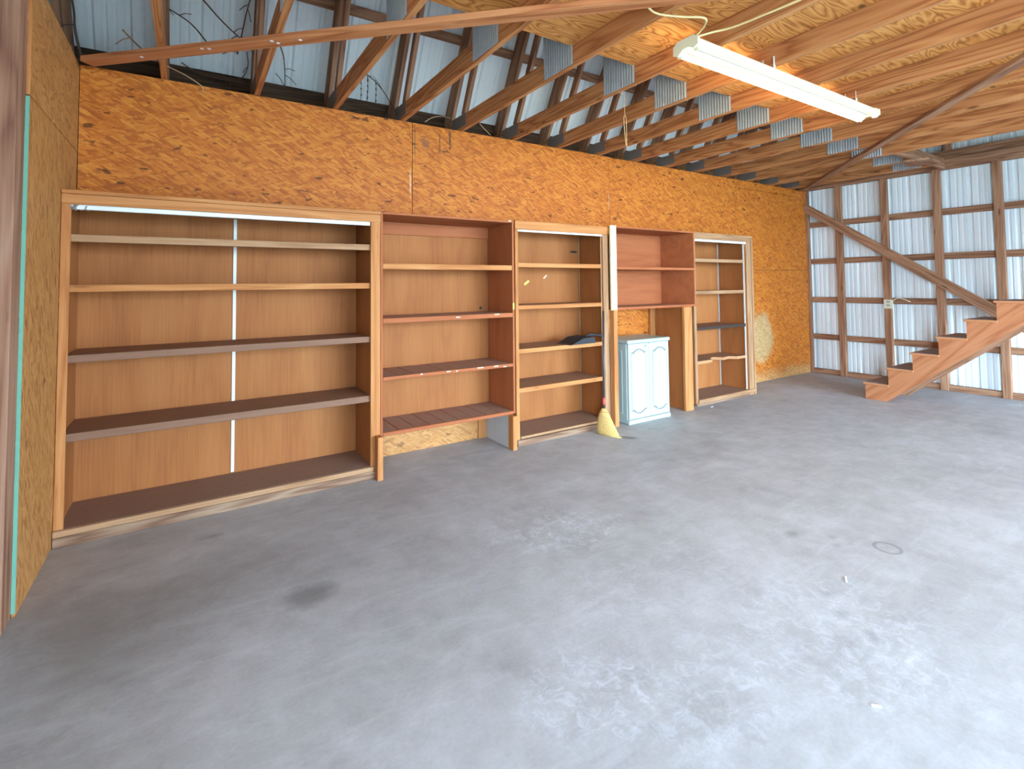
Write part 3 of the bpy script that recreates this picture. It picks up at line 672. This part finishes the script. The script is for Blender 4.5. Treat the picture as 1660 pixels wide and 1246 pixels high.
hp = [(xm-.075, .826), (xm-.05, .806), (xm-.02, .812), (xm, .802), (xm+.02, .812), (xm+.05, .806), (xm+.075, .826), (xm+.05, .838), (xm-.05, .838)]
prism('handle_pull', hp, 1, YF_-.012, YF_-.0005, 'plastic', wc)

# ------------------------------------------------------------------ broom and dustpan
bm_ = thing('corn_broom', 'corn broom with dark handle and red collar leaning on the shelf frame', 'broom', (3.50, -.62, 0))
P0 = Vector((3.545, -.600, .235)); P1 = Vector((3.655, -.495, 1.22))
tube('handle', [P0, P0.lerp(P1, .5), P1], .0125, 'darkgrey', bm_, 10, [.0125, .0125, .011])
tube('collar', [P0.lerp(P1, .045), P0.lerp(P1, .115)], .018, 'red', bm_, 10)
# bristle head: flattened, flared cone curving towards the room
nsec, seg = 9, 20; v = []; f = []
for i in range(nsec):
    t = i/(nsec-1); cz = .245*(1-t)+.004*t; cy = -.598-.105*t**1.3; cx = 3.543-.030*t
    hw = .018+.122*t**.75; th_ = .018+.022*math.sin(min(1, t*1.3)*math.pi*.5)*(1-.45*t)
    for k in range(seg):
        a_ = 2*math.pi*k/seg; zz = cz+(.03*math.sin(a_)*t if i < nsec-1 else max(0, 0.02*math.cos(a_*5)*.3))
        v.append((cx+math.cos(a_)*th_-math.sin(a_)*hw*.28, cy+math.sin(a_)*hw*.95+(.004*math.cos(9*a_)), max(zz, .002)))
for i in range(nsec-1):
    for k in range(seg): f.append((i*seg+k, i*seg+(k+1) % seg, (i+1)*seg+(k+1) % seg, (i+1)*seg+k))
f += [tuple(range(seg)), tuple(range(len(v)-1, len(v)-seg-1, -1))]
raw('bristles', v, f, 'straw', bm_, smooth=True)
for t in (.12, .30):
    cz = .245*(1-t)+.004*t; cy = -.598-.105*t**1.3; cx = 3.543-.03*t; hw = .020+.122*t**.75; th_ = .021+.022*math.sin(t*1.3*math.pi*.5)*(1-.45*t)
    tube('stitching', [(cx+math.cos(a_)*th_-math.sin(a_)*hw*.28, cy+math.sin(a_)*hw*.97, cz+.03*math.sin(a_)*t) for a_ in [2*math.pi*k/20 for k in range(21)]], .0022, 'red' if t < .2 else 'string', bm_, 5)

dp = thing('dustpan', 'black plastic dustpan lying on the middle shelf', 'dustpan', (3.42, -.36, .892))
# scoop lying with its open lip to the left: sloped tray with walls
x0_, x1_, ya, yb = 3.22, 3.52, -.50, -.27
pv = [(x0_, ya, .895), (x0_, yb, .895), (x1_, yb+.02, .900), (x1_, ya-.02, .900), (x0_+.03, ya, .905), (x0_+.03, yb, .905), (x1_-.02, yb+.02, .962), (x1_-.02, ya-.02, .962), (x0_+.14, ya-.01, .952), (x0_+.14, yb+.01, .952)]
raw('scoop', pv, [(0, 1, 2, 3), (0, 4, 5, 1), (4, 8, 9, 5), (8, 7, 6, 9), (7, 3, 2, 6), (0, 3, 7, 8, 4), (1, 5, 9, 6, 2)], 'black', dp)
tube('grip', smoothpath([(3.49, -.40, .955), (3.55, -.41, .975), (3.63, -.43, .965), (3.675, -.44, .955)], 4), .014, 'black', dp, 8)
box('lip', (x0_-.012, ya-.002, .893), (x0_+.004, yb+.002, .899), 'darkgrey', dp, .001)

# ------------------------------------------------------------------ stairs
sr = thing('staircase', 'open wooden staircase rising along the white metal wall', 'stairs', (7.65, -1.6, 0))
RISE, RUN, Y0, XA, XB = .2137, .2575, -1.385, 7.34, 8.02
NS = 14
poly = [(Y0, 0)]
for i in range(NS): poly += [(Y0-i*RUN, (i+1)*RISE-.028), (Y0-(i+1)*RUN, (i+1)*RISE-.028)]
poly += [(Y0-NS*RUN, NS*RISE-.028-.185)]
poly += [(Y0-.235, 0)]
def stringer2(x, m='stair'):   # grain must run along the slope: build in rotated local space
    ang = math.atan2(RISE, RUN); c_, s_ = math.cos(ang), math.sin(ang)
    n = len(poly); v = []
    for xx in (0, .04):
        for (y, z) in poly:
            dy, dz = -(y-Y0), z
            v.append((dy*c_+dz*s_, xx, -dy*s_+dz*c_))
    f = [tuple(range(n)), tuple(range(2*n-1, n-1, -1))]+[(i, (i+1) % n, n+(i+1) % n, n+i) for i in range(n)]
    R_ = Matrix(((0, 1, 0, x), (-c_, 0, s_, Y0), (s_, 0, c_, 0), (0, 0, 0, 1)))
    return raw('stringer', v, f, m, sr, M=R_)
MT['stair'] = wood('stair_lumber', lin(142, 80, 46), lin(180, 112, 70), lin(196, 132, 90), knots=.4, contour=5, cont_w=.4, vary=.15)
stringer2(XA); stringer2(XB-.04, 'oldframe')  # far stringer in duller lumber, to paint in its shade and dust
MT['tread'] = dusty('dusty_tread', lin(146, 136, 130), lin(190, 124, 78), .9)
for i in range(NS):
    y = Y0-i*RUN; z = (i+1)*RISE
    box('tread', (XA-.012, y-RUN-.004, z-.027), (XB+.012, y+.022, z), 'tread', sr)
    box('riser', (XA+.041, y-.020, i*RISE+.001), (XB-.041, y-.001, z-.028), 'stair', sr)
box('ledger', (7.36, Y0-NS*RUN-.06, NS*RISE-.2), (8.0, Y0-NS*RUN-.002, NS*RISE), 'stair', sr)

# ------------------------------------------------------------------ outlet, lamp, string, vines, scraps
ot = thing('electrical_outlet', 'ivory outlet box with a pale wire on a wall stud', 'outlet', (8.7, -1.17, 1.15))
ob = box('box_body', (8.70, -1.215, 1.105), (8.734, -1.115, 1.225), 'ivory', ot, .006); box('cover_plate', (8.694, -1.222, 1.10), (8.6995, -1.108, 1.232), 'ivory', ot, .002)
for z in (1.135, 1.185): box('socket_face', (8.6915, -1.185, z), (8.6935, -1.145, z+.03), 'palemetal', ot, .001)
tube('wire', smoothpath([(8.72, -1.22, 1.22), (8.725, -1.28, 1.255), (8.73, -1.36, 1.235), (8.75, -1.42, 1.20)], 5), .006, 'ivory', ot)

lp = thing('strip_light', 'lit fluorescent strip light hanging under the ceiling joists', 'lamp', (3.75, -2.44, 2.96))
LX0, LX1 = 2.56, 4.985
poly_ = [(-2.515, 3.004), (-2.400, 3.004), (-2.380, 2.982), (-2.405, 2.962), (-2.440, 2.950), (-2.475, 2.950), (-2.515, 2.962), (-2.535, 2.982)]
hs = prism('housing', poly_, 0, LX0, LX1, 'cream', lp)
box('seam_strip', (LX0+.06, -2.4775, 2.9475), (LX1-.06, -2.4735, 2.951), 'plasticline', hs, 0)
for x in (LX0-.014, LX1): prism('end_cap', [(-2.520, 3.008), (-2.395, 3.008), (-2.368, 2.985), (-2.365, 2.93), (-2.40, 2.915), (-2.44, 2.945), (-2.48, 2.945), (-2.515, 2.925), (-2.55, 2.94), (-2.55, 2.985)], 0, x, x+.014, 'cream', lp)
for x in (LX0+.004, LX1-.034):
    for y in (-2.395, -2.520): box('lamp_holder', (x, y-.018, 2.915), (x+.03, y+.018, 2.966), 'cream', lp, .004)
tube('fluorescent_tube', [(LX0+.036, -2.395, 2.937), (LX0+1.2, -2.395, 2.937), (LX1-.036, -2.395, 2.937)], .019, 'tube', lp, 14)
for x in (3.46, 4.69): 
    hg = box('hanger', (x-.012, -2.50, 3.0045), (x+.012, -2.497, H+.06), 'white', lp, 0); box('hanger', (x-.012, -2.42, 3.0045), (x+.012, -2.417, H+.06), 'white', lp, 0)
tube('cord', smoothpath([(2.57, -2.47, 3.004), (2.60, -2.52, 3.032), (2.50, -2.64, 3.034), (2.36, -2.58, 3.034), (2.21, -2.53, 3.034), (2.10, -2.55, 3.05), (2.03, -2.58, 3.10), (1.98, -2.60, 3.16)], 6), .0065, 'wire', lp)
tube('cord', smoothpath([(2.57, -2.47, 3.004), (2.66, -2.56, 3.03), (2.72, -2.66, 3.034), (2.75, -2.85, 3.034), (2.77, -3.05, 3.034), (2.8, -3.5, 3.034)], 6), .0065, 'wire', lp)

sg = thing('pull_string', 'tan string loop hanging from a joist in front of the strand board', 'string', (2.93, -1.57, 2.62))
tube('cord', [(2.86, -1.55, 3.045), (2.905, -1.565, 3.03), (2.925, -1.568, 3.02), (2.927, -1.568, 2.85)], .0028, 'string', sg, 5)
tube('loop', smoothpath([(2.927, -1.568, 2.852), (2.916, -1.566, 2.83), (2.923, -1.568, 2.70), (2.936, -1.57, 2.60), (2.94, -1.57, 2.70), (2.938, -1.57, 2.83), (2.927, -1.568, 2.852)], 4), .0028, 'string', sg, 5)

def vine(label, pts, r, m='vine', twigs=0, name='dried_vine'):
    o = thing(name, label, 'vine', pts[0], 'dead vines in the roof slope')
    p = smoothpath(pts, 6); n = len(p)
    tube('stem', p, r, m, o, 5, [r*(1-.5*i/n) for i in range(n)])
    for i in range(twigs):
        q = p[random.randrange(1, n-1)]; d = Vector((random.uniform(-1, 1), random.uniform(-.3, .3), random.uniform(-1, .6))).normalized()*random.uniform(.06, .16)
        tube('twig', [q, q+d*.5+Vector((0, 0, .012)), q+d], r*.5, m, o, 4)
    return o
YV = .10
vine('thin dark vine arching up from the left end of the brace', [(.10, -.02, 3.35), (-.02, .05, 3.52), (-.18, .08, 3.62), (-.36, .08, 3.72), (-.52, .10, 3.70)], .006, twigs=3)
vine('pale root drooping over the wall top near the left corner', [(-.42, -.10, 3.30), (-.32, -.10, 3.20), (-.20, -.10, 3.12), (-.05, -.06, 3.075), (.05, -.02, 3.03), (.06, -.006, 2.99)], .006, 'palevine', 1, 'dry_root')
vine('dark twig slanting down to the brace left of the second truss', [(-.05, .10, 3.85), (.06, .08, 3.74), (.16, .05, 3.62), (.27, .0, 3.50), (.36, -.05, 3.42)], .007, twigs=3)
vine('branching twig left of the second truss near the roof metal', [(.30, .20, 3.42), (.33, .12, 3.58), (.36, .05, 3.75), (.40, -.02, 3.90)], .006, twigs=5)
vine('vine curling along the eave between the first and second trusses', [(-.08, .25, 3.28), (.02, .22, 3.22), (.18, .20, 3.19), (.32, .21, 3.22), (.38, .22, 3.34), (.37, .2, 3.46)], .006, twigs=2)
vine('vine hanging beside the second truss', [(.60, .10, 3.55), (.64, .12, 3.45), (.66, .18, 3.32), (.665, .22, 3.22)], .006, twigs=3)
vine('vine tangle with seed heads left of the fourth truss', [(1.30, .2, 3.50), (1.36, .18, 3.48), (1.44, .16, 3.42), (1.52, .15, 3.33), (1.58, .1, 3.2), (1.60, .02, 3.09)], .006, twigs=5)
for k, (x, lab) in enumerate(((1.31, 'leftmost hanging seed strand of the vine tangle'), (1.37, 'middle hanging seed strand of the vine tangle'), (1.45, 'rightmost hanging seed strand of the vine tangle'))):
    o = thing('seed_strand', lab, 'vine', (x, .18, 3.25), 'hanging seed strands')
    tube('stem', [(x, .19, 3.49-.02*k), (x+.01, .2, 3.36), (x+.004, .21, 3.24)], .0025, 'vine', o, 4)
    for j in range(4):
        z = 3.45-.055*j-.015*k; tube('seed', [(x+.004, .197, z+.012), (x+.006, .197, z), (x+.006, .197, z-.014)], .006, 'vine', o, 5, [.002, .007, .002])
vine('pale curved root on the wall top between the fourth and fifth trusses', [(1.86, -.02, 3.06), (1.93, -.03, 3.11), (2.02, -.04, 3.135), (2.12, -.05, 3.13)], .0045, 'palevine', 0, 'dry_root')
vine('pale root falling over the wall top right of the fifth truss', [(2.42, -.08, 3.12), (2.50, -.05, 3.08), (2.58, -.02, 3.045)], .0045, 'palevine', 0, 'dry_root')
vine('bundle of vines rising in the dark left corner above the wall', [(-.64, -.05, 3.06), (-.66, -.15, 3.2), (-.655, -.25, 3.3), (-.66, -.45, 3.45), (-.65, -.6, 3.6)], .009, twigs=2)

def scrap(x, y, lab, ang, l=.05, w=.012):
    o = beam('paper_scrap', (x, y, .003), (x+l*math.cos(ang), y+l*math.sin(ang), .005), w, .003, 'paper', None, (0, 0, 1), .0005)
    tag(o, lab, 'scrap', 'white scraps on the floor')
scrap(2.78, -3.16, 'thin white sliver on the floor nearest the dark ring stain', .5, .05, .008)
scrap(2.05, -3.56, 'white sliver on the floor nearest the camera', -.9, .032, .011)
scrap(5.32, -.56, 'tiny white scrap on the floor before the farthest shelving unit', .3, .05, .02)
